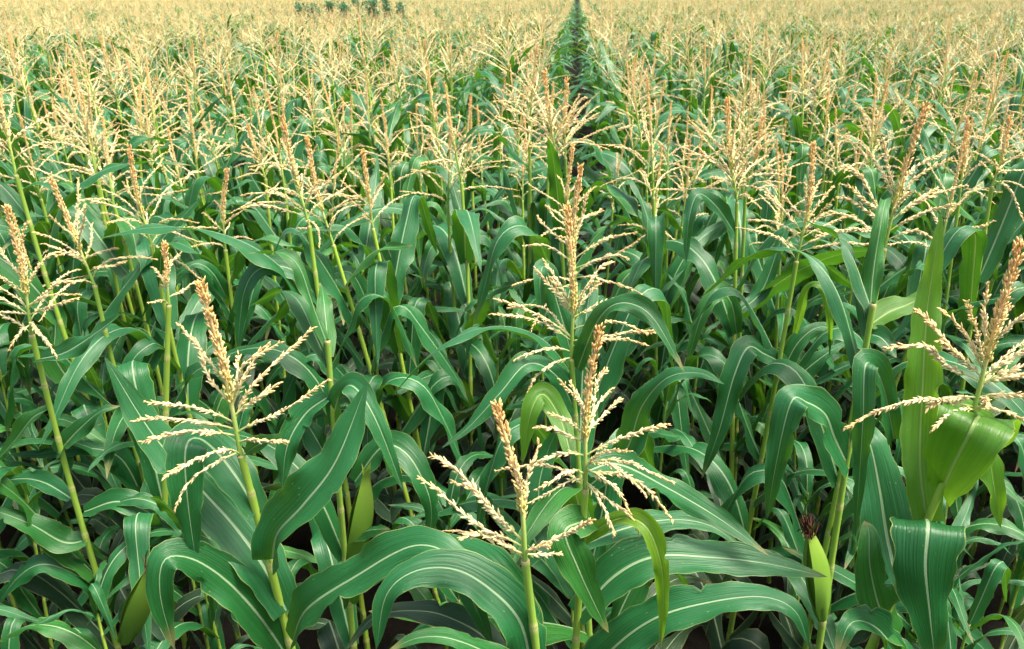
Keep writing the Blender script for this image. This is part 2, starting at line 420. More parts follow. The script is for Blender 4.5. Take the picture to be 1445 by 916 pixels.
def ear_parts(parent, base, axis, Lr, rng, silk=True):
    """ear of maize: overlapping husk leaves round the cob, dried silk at the tip"""
    base = np.asarray(base, float); axis = norm(np.asarray(axis, float))
    t = np.linspace(0, 1, 14)
    rad = (.024 if silk else .019) * np.sin(np.clip(t * .93 + .10, 0, 1) * math.pi) ** .7 + .003
    P = base + axis * (t * Lr)[:, None]
    mb = MB(); tube(mb, P, rad, 14)
    e = obj('ear', mb.mesh('ear', [M_HUSK]), parent)
    A = norm(np.cross(axis, [.3, .9, .1])); B = np.cross(axis, A)
    for i in range(3):
        a = i * 2.1 + rng.uniform(0, .6); hd = A * math.cos(a) + B * math.sin(a)
        side = np.cross(axis, hd)
        Q = base + axis * (np.linspace(0.02, 1.10, 12) * Lr)[:, None] + hd * (np.interp(np.linspace(0, 1.1, 12), t, rad, right=.012) + .002)[:, None]
        V, F, UV = leaf_surface(Q, .062, np.repeat(side[None], 12, 0), 6, rng, wave=.001, vfold=-.5, prof=lambda q: np.sin(np.clip(.25 + q * .75, 0, 1) * math.pi) ** .8 + .02)
        m2 = MB(); m2.add(V, F, UV); obj('husk_leaf', m2.mesh('husk_leaf', [M_HUSK]), e)
    if silk:
        m3 = MB()
        tip = base + axis * Lr * .97
        for i in range(80):
            h = (A * rng.gauss(0, 1) + B * rng.gauss(0, 1))
            E = tip + axis * rng.uniform(.03, .075) + h * .010 + np.array([0, 0, -.03 * rng.random()])
            tube(m3, bez(tip + h * .004, tip + axis * .03 + h * .008, E, 5), .0016, 4, uvx=rng.random())
        obj('silk', m3.mesh('silk', [M_SILK]), e)
    return e

def attach_leaf(plant, lib, rng, pos, az, sc):
    name = 'leaf'
    o = obj(name, rng.choice(lib), plant, pos, (rng.uniform(-.08, .08), rng.uniform(-.10, .10), az), (sc, sc * rng.choice((-1, 1)) * rng.uniform(.9, 1.1), sc))
    return o

def tassel_parts(plant, P, rng, nb, tips=None, dens=1.0, fat=1.0, Ls=1.0):
    """P: axis polyline from the lowest branch to the spike tip"""
    L = np.linalg.norm(np.diff(P, axis=0), axis=1).sum()
    n = len(P); k = int(n * .42)
    mb = MB(); tube(mb, P[:k + 1], np.linspace(.0048, .0034, k + 1), 7, uvx=.4)
    t = obj('tassel', mb.mesh('tassel', [M_RACHIS]), plant)
    obj('spike', spike_mesh(P[k - 2:], L * .62, dens, fat * 1.2), t)
    ax = norm(P[-1] - P[0])
    if tips is not None:
        for i, (E, f, lift) in enumerate(tips):
            O = P[0] + (P[int(n * .40)] - P[0]) * f
            bl = np.linalg.norm(E - O)
            Cc = O + (E - O) * .42 + ax * bl * lift
            Q = bez(O, Cc, E, 12)
            obj('branch', branch_mesh(Q, bl * 1.05, dens, fat=fat * 1.16), t)
    for Q, bl in random_branches(P, rng, nb, Ls):
        obj('branch', branch_mesh(Q, bl, dens, fat=fat * 1.0), t)
    return t

# ---------------------------------------------------------------- the plants one can pick out at the front
def custom_leaf(plant, base, w, pts, Y, mat=None, roll=0.0, rng=R, nu=10, n=56, vfold=.35, basew=.55, wave=.011, ragged=.08, label=None, hint=None):
    P = np.array([at(a, b, Y + c) for a, b, c in pts]) - base
    P, L = catmull(P, n)
    T = norm(np.gradient(P, axis=0))
    toC = norm(C0 - (P + base))
    N = np.array([0, 0, 1.0]) * .55 + toC * .65 if hint is None else np.repeat(np.array(hint, float)[None], n, 0)
    side = norm(np.cross(T, N))
    for i in range(1, n):
        if (side[i] * side[i - 1]).sum() < 0: side[i] = -side[i]
    for _ in range(6):
        s2 = side.copy(); s2[1:-1] = side[:-2] + side[1:-1] * 2 + side[2:]; side = norm(s2)
    side = norm(side - T * (side * T).sum(1, keepdims=True))
    if roll:
        B = np.cross(T, side); a = np.linspace(0, roll, n)[:, None]
        side = norm(side * np.cos(a) + B * np.sin(a))
    V, F, UV = leaf_surface(P, w, side, nu, rng, wave=wave, vfold=vfold, basew=basew, ragged=ragged)
    mb = MB(); mb.add(V, F, UV)
    o = obj('leaf', mb.mesh('leaf', [mat or M_LEAF]), plant)
    if label: o['label'] = label
    return o

HEROES = []
def hero(label, Y, b, tip, low, tdy=0.0, nb=10, tips=None, leaves=(), auto=None, autoz=(0.2, 1.7), near=False, ears=(), fat=1.0, Ls=1.0, seed=0, nodes=None, lowdy=0.0, mid=None, tassel=True):
    rng = random.Random(1000 + seed * 7 + int(b[0]))
    B = at(b[0], b[1], Y); Tp = at(tip[0], tip[1], Y + tdy); Lw = at(low[0], low[1], Y + lowdy)
    d = Lw - B; G = B + d * (B[2] / max(1e-3, -d[2]))
    # keep the foot of the stalk within a plausible lean
    hv = G[:2] - B[:2]; hl = np.linalg.norm(hv)
    if hl > .42: G[:2] = B[:2] + hv * .42 / hl
    G[2] = 0.0
    t = thing('corn_plant', label, 'corn plant', G, 'corn plants at the front of the field')
    H = B[2]
    zs = [z * H / 1.80 for z in (nodes or NODES)]
    loc = lambda z: (B - G) * (z / H)
    obj('stalk', stalk_mesh([0, 0, 0], B - G, [z / H for z in zs], r0=.0145 if Y < 1.6 else .0118, r1=.0065), t)
    mdl = (B + Tp) / 2 + np.array([rng.uniform(-.012, .012), 0, 0]) if mid is None else at(mid[0], mid[1], Y + tdy / 2)
    P, _ = catmull([B - G, mdl - G, Tp - G], 26)
    tp = None
    if tips:
        tp = [(at(x, y, Y + dy) - G, f, lift) for x, y, dy, f, lift in tips]
    if tassel: tassel_parts(t, P, rng, nb, tp, 1.0, fat, Ls)
    else:
        for q in range(3): attach_leaf(t, FLAG_LIB, rng, (B - G) * (.96 + .015 * q), rng.uniform(.3, 2.9), rng.uniform(.8, 1.0))
    for lf in leaves:
        kw = dict(lf[2]) if len(lf) > 2 else {}
        custom_leaf(t, G, lf[0], lf[1], Y, **kw)
    az = rng.uniform(0, 6.28) if auto is None else auto
    for i, z in enumerate(zs):
        az += math.pi + rng.uniform(-.5, .5)
        if not (autoz[0] <= z <= autoz[1]): continue
        a = az
        if near:            # front-row plants keep their free leaves off the camera side
            a = math.atan2(abs(math.sin(az)) * .9 + .1, math.cos(az))
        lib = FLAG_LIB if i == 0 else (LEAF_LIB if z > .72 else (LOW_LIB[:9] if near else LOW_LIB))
        sc = rng.uniform(1.0, 1.25) * (.85 if near else 1.0)
        attach_leaf(t, lib, rng, loc(z), a, sc)
    for (ex, ey, tx, ty, dy, silk) in ears:
        e0 = at(ex, ey, Y + dy); e1 = at(tx, ty, Y + dy - .02)
        ear_parts(t, e0 - G, e1 - e0, np.linalg.norm(e1 - e0), rng, silk)
    HEROES.append((G[0], G[1], B[0], B[1]))
    return t

LT = dict(mat=M_LIT)
# front centre, two tassels one above the other on a tall pair of stalks
hero('tall corn plant at the front centre, orange spike over wide drooping cream branches', 1.25, (826, 690), (846, 463), (812, 914), nb=4, mid=(828, 570),
     tips=[(945, 612, -.02, .55, .20), (960, 676, -.02, .45, .18), (942, 716, -.05, .30, .22), (897, 756, -.07, .12, .22), (872, 752, -.08, .08, .26),
           (755, 600, .02, .75, .16), (752, 652, -.02, .55, .24), (746, 708, -.04, .15, .24), (762, 688, -.06, .25, .3), (770, 568, .05, .85, .1), (880, 560, .06, .9, .1),
           (862, 520, .06, 1., .06), (893, 722, -.06, .35, .2), (918, 690, -.09, .4, .3), (815, 540, .06, .95, .08)],
     leaves=[(.075, [(835, 735, 0), (815, 738, -.03), (797, 752, -.06), (815, 800, -.07), (838, 850, -.07), (859, 893, -.07)], dict(basew=.8)),
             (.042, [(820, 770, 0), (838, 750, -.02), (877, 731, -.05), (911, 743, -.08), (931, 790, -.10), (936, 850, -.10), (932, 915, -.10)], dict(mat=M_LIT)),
             (.105, [(815, 868, 0), (868, 812, .02), (925, 785, .03), (1000, 786, .03), (1080, 795, .02), (1167, 814, 0)]),
             (.100, [(815, 975, -.02), (865, 915, -.04), (925, 872, -.06), (1000, 850, -.07), (1075, 842, -.08), (1122, 862, -.10), (1143, 915, -.12)]),
             (.065, [(826, 665, .02), (873, 655, .06), (945, 690, .07), (1020, 735, .05), (1085, 784, 0)]),
             (.070, [(820, 770, .03), (880, 746, .12), (945, 733, .16), (1003, 742, .16), (1050, 775, .13)]),
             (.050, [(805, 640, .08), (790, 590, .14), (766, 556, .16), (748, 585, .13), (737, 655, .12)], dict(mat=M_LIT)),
             (.080, [(815, 840, .05), (780, 760, .12), (760, 700, .16), (772, 640, .2), (790, 600, .2)])],
     autoz=(0.2, 1.0), near=True, seed=1, nodes=[1.60, 1.42, 1.27, 1.1, .92, .75, .6, .42, .25])
# lower tassel in front of it
hero('short front corn plant, thin yellow-green spike and a few stiff branches pointing left', 1.0, (741, 790), (700, 572), (756, 916), nb=2, mid=(733, 690), fat=.92,
     tips=[(615, 632, 0, .30, .03), (612, 700, -.02, .2, .06), (637, 688, .02, .35, .03), (650, 750, -.03, .10, .05), (756, 622, .03, .5, .03),
           (832, 728, -.03, .1, .0), (774, 772, -.03, .15, .1), (795, 782, .02, .1, -.02)],
     leaves=[(.085, [(750, 945, 0), (728, 860, .04), (690, 800, .08), (655, 775, .12), (600, 768, .15), (560, 772, .17)]),
             (.085, [(752, 960, 0), (735, 880, .0), (690, 830, .02), (640, 803, .03), (585, 806, .02), (545, 840, 0), (531, 916, -.02)]),
             (.055, [(752, 975, .02), (690, 905, .05), (645, 876, .08), (595, 862, .10), (530, 870, .10), (487, 918, .08)], dict(mat=M_OLD_SHADED)),
             (.050, [(752, 985, -.05), (700, 930, -.08), (640, 902, -.1), (590, 900, -.1), (545, 920, -.1)]),
             (.030, [(744, 800, 0), (730, 818, -.02), (705, 842, -.04), (694, 852, -.05)], dict(mat=M_BRANCH, nu=4)) ][:4],
     autoz=(9, 9), near=True, seed=2, nodes=[1.66, 1.45, 1.25, 1.05, .85, .65, .45, .25])
# left of centre
hero('left front corn plant, tall pink-orange spike beside a large V-folded leaf', 1.22, (340, 642), (283, 400), (408, 912), nb=3, mid=(316, 520),
     tips=[(268, 487, .02, .75, .05), (315, 480, .03, .8, .04), (372, 470, .03, .75, .04), (376, 488, .0, .85, .04), (392, 543, .02, .6, .10), (452, 555, -.02, .35, .06),
           (400, 620, -.04, .2, .1), (198, 560, -.02, .5, .16), (182, 604, -.03, .4, .20), (208, 620, -.04, .3, .16), (238, 712, -.07, .05, .18), (333, 545, .06, .9, .04), (345, 500, .05, .9, .05)],
     leaves=[(.115, [(384, 790, 0), (392, 752, -.02), (428, 712, -.04), (474, 650, -.03), (518, 540, .02)], dict(vfold=.75, basew=.6)),
             (.110, [(404, 862, 0), (372, 800, .02), (330, 742, .05), (283, 690, .07), (215, 612, .09), (148, 505, .11)]),
             (.085, [(364, 725, 0), (338, 680, .02), (308, 640, .04), (280, 618, .03), (262, 632, -.01), (264, 700, -.03), (277, 798, -.04)]),
             (.090, [(408, 930, 0), (365, 868, -.02), (318, 818, -.03), (270, 788, -.05), (232, 790, -.08), (226, 840, -.10), (246, 916, -.10)]),
             (.100, [(412, 905, -.02), (432, 860, -.06), (500, 814, -.10), (583, 770, -.12), (640, 788, -.15), (668, 850, -.18), (698, 918, -.20)]),
             (.020, [(345, 640, 0), (362, 628, -.01), (392, 616, -.02), (420, 590, -.02)], dict(nu=4, ragged=0))],
     autoz=(0.2, .95), near=True, seed=3, nodes=[1.72, 1.55, 1.36, 1.16, .98, .8, .62, .44, .26])
# right front
hero('right front corn plant, fat orange spike curving right over a folded translucent leaf', 1.2, (1372, 588), (1441, 342), (1322, 700), nb=4, mid=(1402, 470), fat=1.15,
     tips=[(1190, 576, -.05, .15, .12), (1245, 482, .0, .55, .10), (1290, 436, .02, .6, .05), (1388, 402, .03, .7, .06), (1330, 480, .0, .6, .05), (1338, 436, .05, .7, .05),
           (1320, 598, -.06, .1, .2), (1470, 480, .0, .6, .06), (1480, 522, -.02, .5, .08), (1460, 556, -.04, .3, .1), (1448, 590, -.06, .15, .12), (1500, 500, .03, .5, .1), (1310, 572, -.02, .3, .15), (1420, 430, .06, .8, .04)],
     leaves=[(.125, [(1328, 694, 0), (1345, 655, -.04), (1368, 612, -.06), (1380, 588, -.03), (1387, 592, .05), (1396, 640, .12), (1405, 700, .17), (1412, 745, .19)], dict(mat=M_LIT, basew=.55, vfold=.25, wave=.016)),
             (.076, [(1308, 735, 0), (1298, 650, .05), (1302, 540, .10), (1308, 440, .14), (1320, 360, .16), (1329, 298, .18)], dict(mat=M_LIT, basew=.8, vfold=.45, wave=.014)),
             (.130, [(1300, 765, .0), (1306, 735, -.04), (1310, 745, -.10), (1306, 800, -.13), (1312, 865, -.14), (1320, 940, -.14)], dict(basew=.8, ragged=.10)),
             (.120, [(1268, 830, .05), (1252, 760, .10), (1241, 690, .14), (1228, 628, .18), (1215, 612, .22), (1205, 640, .25)], dict(basew=.9)),
             (.090, [(1268, 900, .0), (1243, 862, -.03), (1228, 800, -.03), (1226, 750, .0), (1220, 735, .04)], dict(basew=.6)),
             (.100, [(1285, 960, 0), (1262, 915, -.05), (1232, 882, -.08), (1200, 880, -.12), (1180, 930, -.15)]),
             (.048, [(1262, 620, .10), (1245, 540, .10), (1222, 513, .06), (1218, 590, .03), (1213, 670, .03), (1207, 757, .03)], dict(basew=.9, vfold=.6)),
             (.040, [(1312, 720, .02), (1290, 745, -.05), (1262, 765, -.05)], dict(nu=6))][:7],
     autoz=(0.2, .9), near=True, seed=4, nodes=[1.70, 1.52, 1.34, 1.15, .97, .8, .62, .44, .26])
hero('far left corn plant cut by the photo edge, twin orange spikes over a leaning stalk', 1.9, (45, 472), (10, 293), (140, 830), nb=9, Ls=1.0,
     tips=[(32, 312, .02, .9, .02), (100, 395, 0, .6, .06), (110, 425, -.03, .4, .1), (75, 505, -.06, .2, .2), (0, 400, .02, .5, .05), (-10, 440, 0, .4, .1), (14, 488, -.05, .2, .2)],
     leaves=[(.060, [(52, 507, 0), (92, 497, -.03), (140, 466, -.05), (172, 441, -.06)]),
             (.065, [(80, 640, 0), (110, 607, .0), (142, 580, .0), (170, 573, .02)], dict(basew=.7)),
             (.085, [(124, 762, 0), (90, 765, -.02), (40, 738, -.04), (-30, 712, -.06)]),
             (.060, [(102, 704, 0), (60, 680, .05), (20, 676, .06), (-40, 690, .06)]),
             (.060, [(66, 578, 0), (45, 590, .02), (20, 622, .03), (-10, 655, .04)]),
             (.080, [(118, 722, .02), (172, 708, .02), (235, 738, 0), (298, 780, -.06)]),
             (.080, [(145, 838, .02), (115, 815, -.02), (65, 796, -.05), (28, 812, -.07), (-10, 860, -.08)]),
             (.080, [(148, 850, 0), (172, 858, -.05), (176, 890, -.10), (160, 880, -.10)], dict(basew=.9))][:7],
     autoz=(0.2, 1.05), seed=5)
# second rank
hero('left corn plant just behind the edge plant, long orange spike leaning left', 2.3, (133, 402), (70, 248), (208, 700), nb=9,
     tips=[(62, 340, -.02, .5, .1), (160, 345, 0, .6, .05), (178, 370, -.04, .3, .15), (105, 250, .05, .9, .02)],
     leaves=[(.090, [(205, 708, 0), (168, 645, -.04), (110, 632, -.06), (55, 640, -.08), (12, 642, -.1)]), (.085, [(172, 560, 0), (205, 520, .03), (220, 485, .05), (190, 505, -.02), (165, 560, -.06)])],
     autoz=(0.2, 1.35), seed=46)
hero('corn plant left of the pale cream tassel, thin fanned branches and a tall slim spike', 2.6, (214, 345), (182, 208), (258, 545), nb=11, seed=47,
     tips=[(300, 318, -.04, .2, .1), (120, 262, .0, .5, .05), (270, 400, -.1, .0, .3)])
hero('corn plant with one lone upright orange spike and short drooping branches', 2.9, (318, 352), (320, 240), (335, 480), nb=7, Ls=.8, seed=8,
     leaves=[(.060, [(320, 420, 0), (300, 385, -.05), (275, 372, -.08), (240, 395, -.12)]), (.07, [(325, 470, 0), (345, 420, -.05), (362, 388, -.08), (352, 430, -.14), (335, 500, -.16)])])
hero('corn plant with a large pale cream tassel and long spike, left of centre', 2.45, (436, 318), (398, 165), (468, 550), nb=9, seed=9, fat=1.05,
     tips=[(340, 290, -.05, .2, .15), (352, 255, -.02, .4, .1), (502, 262, 0, .5, .08), (415, 230, .05, .8, .05), (475, 250, .05, .7, .05)],
     leaves=[(.08, [(452, 425, 0), (415, 382, -.02), (370, 378, -.05), (345, 410, -.08), (335, 490, -.1)])])
hero('corn plant with an orange tassel touching its paler left neighbour', 2.6, (470, 345), (433, 193), (498, 440), nb=10, seed=10)
hero('corn plant with open spreading branches and a slim spike, middle left', 2.75, (526, 322), (512, 212), (548, 425), nb=9, seed=11,
     leaves=[(.07, [(540, 470, 0), (520, 430, -.05), (495, 385, -.08), (460, 395, -.1), (448, 440, -.12)])])
hero('corn plant with a dense orange fan tassel, upper left', 3.5, (375, 252), (350, 178), (382, 330), nb=17, seed=12, fat=1.1)
hero('corn plant in the centre line with a broad cream tassel just above the front one', 1.62, (806, 505), (800, 292), (815, 640), nb=4, seed=13,
     tips=[(692, 428, -.02, .35, .2), (700, 442, -.03, .3, .16), (730, 497, -.06, .1, .2), (750, 545, -.08, .0, .25), (915, 452, -.02, .5, .15), (935, 480, -.03, .3, .12),
           (770, 362, .04, .8, .06), (880, 418, .0, .7, .08), (780, 395, .02, .7, .05), (845, 400, .03, .8, .05), (890, 480, -.05, .2, .1), (870, 352, .06, .9, .05), (752, 380, .02, .85, .08)],
     leaves=[(.055, [(815, 520, 0), (838, 462, -.03), (862, 432, -.05), (893, 429, -.07), (925, 453, -.10), (966, 525, -.14)]),
             (.060, [(812, 580, 0), (785, 530, -.02), (745, 513, -.05), (705, 555, -.10), (662, 602, -.13), (624, 632, -.14)]),
             (.085, [(815, 700, .05), (880, 640, .02), (905, 575, 0), (940, 534, -.03), (985, 526, -.06), (1022, 542, -.10)]),
             (.06, [(812, 520, .1), (790, 440, .12), (770, 378, .12), (762, 395, .08), (765, 455, .06)])])
hero('corn plant in the centre line with an ochre spike and wide cream branches', 2.1, (812, 405), (819, 234), (815, 560), nb=6, seed=14,
     tips=[(738, 340, 0, .5, .15), (888, 318, 0, .6, .1), (893, 358, -.02, .4, .12), (762, 310, .02, .7, .08), (745, 455, -.08, .1, .2), (893, 405, -.06, .2, .15), (838, 250, .04, 1., .02)])
hero('corn plant behind the centre line, spike pair and thin pale branches', 2.8, (800, 335), (808, 205), (808, 420), nb=11, seed=15)
hero('corn plant with a big bushy peach tassel below the open aisle, left stem', 3.3, (786, 228), (768, 100), (792, 330), nb=22, seed=16, Ls=1.25, fat=1.15)
hero('corn plant with a big bushy peach tassel below the open aisle, right stem', 3.45, (798, 222), (800, 112), (802, 320), nb=18, seed=17, Ls=1.2, fat=1.1)
hero('corn plant with a dense upright cream tassel right of the centre line', 2.75, (1040, 285), (1026, 140), (1036, 470), nb=22, seed=18, Ls=1.25, fat=1.15,
     leaves=[(.075, [(1040, 470, 0), (1032, 428, -.03), (1014, 411, -.06), (990, 445, -.10), (968, 520, -.12)]), (.065, [(1038, 330, 0), (1010, 290, -.03), (985, 274, -.06), (972, 310, -.1), (968, 372, -.12)]),
             (.07, [(1042, 440, 0), (1075, 410, .05), (1100, 345, .1), (1120, 300, .15)])])
hero('corn plant close behind the dense upright tassel, leaning slightly right', 2.95, (1052, 270), (1075, 165), (1046, 420), nb=13, seed=19)
hero('right corn plant with an open tassel and a straight orange spike over a blackened stalk', 2.2, (1124, 368), (1148, 203), (1090, 560), nb=3, seed=20,
     tips=[(1062, 300, 0, .5, .12), (1085, 270, .02, .6, .04), (1140, 255, .02, .9, .02), (1180, 285, .03, .7, .05), (1212, 300, 0, .5, .1), (1205, 325, -.03, .3, .1), (1060, 322, -.05, .2, .15), (1235, 340, -.04, .2, .1), (1110, 275, .04, .8, .03), (1175, 262, .05, .8, .04)],
     leaves=[(.085, [(1110, 515, 0), (1080, 500, -.02), (1056, 490, -.04), (1036, 530, -.08), (1014, 610, -.12), (990, 675, -.13)]),
             (.06, [(1098, 540, 0), (1125, 485, .02), (1160, 461, .03), (1197, 480, .02)]),
             (.085, [(1085, 600, .02), (1120, 540, .05), (1165, 500, .06), (1200, 480, .08)]),
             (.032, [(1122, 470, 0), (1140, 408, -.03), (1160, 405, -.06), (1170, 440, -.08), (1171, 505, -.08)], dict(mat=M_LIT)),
             (.08, [(1198, 662, -.6), (1178, 618, -.6), (1165, 585, -.61), (1140, 568, -.64), (1117, 566, -.68), (1097, 645, -.7), (1082, 733, -.7)], dict(basew=.7))][:4])
hero('right corn plant with a pale pinkish tassel and thick long spike leaning right', 1.95, (1248, 350), (1306, 150), (1215, 520), nb=3, seed=21, fat=1.12, mid=(1272, 255),
     tips=[(1188, 240, .02, .5, .10), (1185, 285, -.02, .35, .15), (1200, 265, 0, .5, .1), (1320, 225, .03, .7, .08), (1345, 285, -.03, .3, .14), (1330, 330, -.06, .15, .15), (1325, 262, 0, .5, .08),
           (1230, 205, .04, .8, .06), (1240, 190, .05, .9, .02), (1160, 325, -.05, .2, .12), (1350, 255, .02, .5, .1)],
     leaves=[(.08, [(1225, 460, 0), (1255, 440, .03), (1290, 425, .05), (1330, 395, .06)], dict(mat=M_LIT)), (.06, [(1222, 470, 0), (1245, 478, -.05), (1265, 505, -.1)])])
hero('corn plant behind the pale pinkish tassel, straight grey-gold spike', 2.9, (1353, 285), (1366, 165), (1335, 430), nb=9, seed=22)
hero('corn plant at the upper right edge with wide flat branches', 2.7, (1400, 262), (1425, 165), (1375, 430), nb=8, seed=23,
     tips=[(1460, 300, -.05, .2, .1), (1385, 215, 0, .6, .05), (1470, 240, 0, .5, .1)])
hero('untasselled right corn plant with a folded-over leaf and an ear with dark silk', 1.6, (1232, 428), (1215, 395), (1190, 690), nb=0, seed=24, tassel=False, autoz=(.2, .9),
     leaves=[(.090, [(1199, 662, 0), (1178, 618, -.01), (1165, 585, -.02), (1140, 568, -.05), (1117, 566, -.08), (1097, 645, -.10), (1082, 733, -.10)], dict(basew=.7))],
     ears=[(1160, 872, 1142, 752, -.05, True)])
hero('left corn plant with a stout green ear and brown silk near the bottom corner', 1.95, (238, 430), (232, 345), (205, 800), nb=5, seed=25, autoz=(.2, 1.25),
     ears=[(176, 905, 212, 800, -.35, True)])
hero('untasselled corn plant with a bare ear between the left and centre front plants', 1.75, (462, 480), (450, 420), (480, 700), nb=0, seed=26, tassel=False, autoz=(.2, 1.3),
     leaves=[(.065, [(468, 600, 0), (478, 560, -.02), (498, 545, -.05), (530, 592, -.10), (570, 694, -.14)]),
             (.085, [(500, 680, .05), (540, 630, .05), (575, 642, .02), (602, 690, -.02), (609, 730, -.03), (602, 765, -.04)]),
             (.070, [(462, 560, 0), (430, 585, -.02), (405, 630, -.06), (398, 690, -.08)])],
     ears=[(497, 800, 516, 670, -.1, False)])

# ---------------------------------------------------------------- random plants built from the shared libraries
VARIANTS = []
def make_variant(i):
    rng = random.Random(500 + i)
    H = rng.uniform(1.70, 1.90)
    parts = []
    fr = [z / 1.8 for z in NODES]
    lean = np.array([rng.uniform(-.05, .05), rng.uniform(-.05, .05), H])
    st = stalk_mesh([0, 0, 0], lean, fr, r0=.0118, r1=.0062, sides=8)
    Ltas = rng.uniform(.31, .47)
    tipo = np.array([rng.uniform(-.05, .05), rng.uniform(-.05, .05), Ltas])
    P, L = catmull([[0, 0, 0], tipo * .5 + [rng.uniform(-.01, .01), 0, 0], tipo], 22)
    mb = MB(); k = 9; tube(mb, P[:k + 1], np.linspace(.0046, .0034, k + 1), 6, uvx=.4)
    rach = mb.mesh('tassel', [M_RACHIS])
    spk = spike_mesh(P[k - 2:], L * .62, .7, .85)
    brs = [branch_mesh(Q, bl, .74, fat=1.12) for Q, bl in random_branches(P, rng, rng.randint(6, 12), rng.uniform(.8, 1.15))]
    return dict(H=H, stalk=st, lean=lean, rach=rach, spike=spk, brs=brs)
for i in range(14): VARIANTS.append(make_variant(i))

def random_plant(x, y, rng, label, group, tassel=True):
    v = rng.choice(VARIANTS)
    t = thing('corn_plant', label, 'corn plant', (x, y, 0), group)
    rz = rng.uniform(0, 6.28); sc = min(1.12, max(.86, rng.gauss(.99, .055))) * (1 if tassel else .93)
    t.rotation_euler = (rng.gauss(0, .05), rng.gauss(0, .05), rz); t.scale = (sc,) * 3
    obj('stalk', v['stalk'], t)
    az = rng.uniform(0, 6.28)
    for i, z in enumerate(NODES[:-1]):
        az += math.pi + rng.uniform(-.9, .9)
        pos = v['lean'] * (z / 1.80)
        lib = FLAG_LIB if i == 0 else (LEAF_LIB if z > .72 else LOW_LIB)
        attach_leaf(t, lib, rng, pos, az, rng.uniform(.95, 1.2))
    if not tassel:        # the whorl of young leaves that closes the top
        for q in range(4):
            attach_leaf(t, FLAG_LIB if q < 2 else LEAF_LIB, rng, v['lean'] * (.955 + .012 * q), az + q * 1.75, rng.uniform(.75, 1.0))
    if tassel:
        ts = obj('tassel', v['rach'], t, v['lean'], (0, 0, rng.uniform(0, 6)))
        obj('spike', v['spike'], ts)
        for b in v['brs']: obj('branch', b, ts)
    return t

ROW0, ROWS, STEP = -0.43, 0.765, 0.195
def visible(x, y, m=0.6): return -(0.73 * y + m + .55) < x < 0.56 * y + m + .55
cand = []
for k in range(-110, 90):
    X = ROW0 + ROWS * k
    if not -75 < X < 62: continue
    X += {0: -.12, 1: .11}.get(k, .19 if k > 1 else -.16)
    y = 3.15 + R.uniform(0, STEP)
    while y < 96:
        s = STEP if y < 22 else (STEP * 1.35 if y < 45 else STEP * 1.9)
        drift = 0.30 * max(0, 1 - (y - 3.1) / 5.0) if k in (0,) else 0.0
        x = X + R.gauss(0, .036 if abs(X) > 1.3 else .022) + drift
        if visible(x, y) and not (y > 4.2 and abs(x + .05) < .37): cand.append((x, y + R.uniform(-.05, .05)))
        y += s * R.uniform(.8, 1.2)
# front gap fillers: short plants whose tops stay below the named tassels
fill = []
for i in range(5000):
    y = R.uniform(2.7, 5.4); x = R.uniform(-.75 * y - .9, .58 * y + .9)
    if y > 4.1 and abs(x + .05) < .32: continue
    if all((c[0] - x) ** 2 + (c[1] - y) ** 2 > .27 ** 2 for c in cand if abs(c[1] - y) < .3) and all((c[0] - x) ** 2 + (c[1] - y) ** 2 > .27 ** 2 for c in fill): fill.append((x, y))
cand += fill
cand = [c for c in cand if all((c[0] - h[0]) ** 2 + (c[1] - h[1]) ** 2 > .02 and (c[0] - h[2]) ** 2 + (c[1] - h[3]) ** 2 > .05 for h in HEROES)]
cand.sort(key=lambda c: c[1] * .918 + abs(c[0]) * .05)
N_NEAR = 300 - len(HEROES) - 40
near, far = cand[:N_NEAR], cand[N_NEAR:]
rp = random.Random(77)
for (x, y) in near:
    zone = 'nearer' if y < 5.2 else 'farther'
    sidew = 'left' if x < -.12 - .16 * y else ('right' if x > .12 * y + .1 else 'centre')
    tas = rp.random() > .10
    kind = 'tasselled' if tas else 'green untasselled'
    if zone == 'nearer': lab = f'{kind} corn plant in the crowd right behind the front plants, {sidew} of the picture'
    else: lab = f'{kind} corn plant in the mid-distance crowd, {sidew} of the picture'
    random_plant(x, y, rp, lab, f'{kind} {zone} corn plants, {sidew}', tas)
# young plants without tassels filling the understorey between the front plants
n = 0; tries = 0
while n < 40 and tries < 4000:
    tries += 1
    y = rp.uniform(1.5, 3.3); x = rp.uniform(-.72 * y - .5, .58 * y + .4)
    if any((x - h[0]) ** 2 + (y - h[1]) ** 2 < .035 for h in HEROES): continue
    HEROES.append((x, y, x, y))
    t = random_plant(x, y, rp, 'low leafy corn plant without a tassel filling the dark gaps between the front plants', 'low leafy plants between the front stalks', False)
    t.scale = (.60 + .14 * (y - 1.5) / 1.8,) * 3
    n += 1

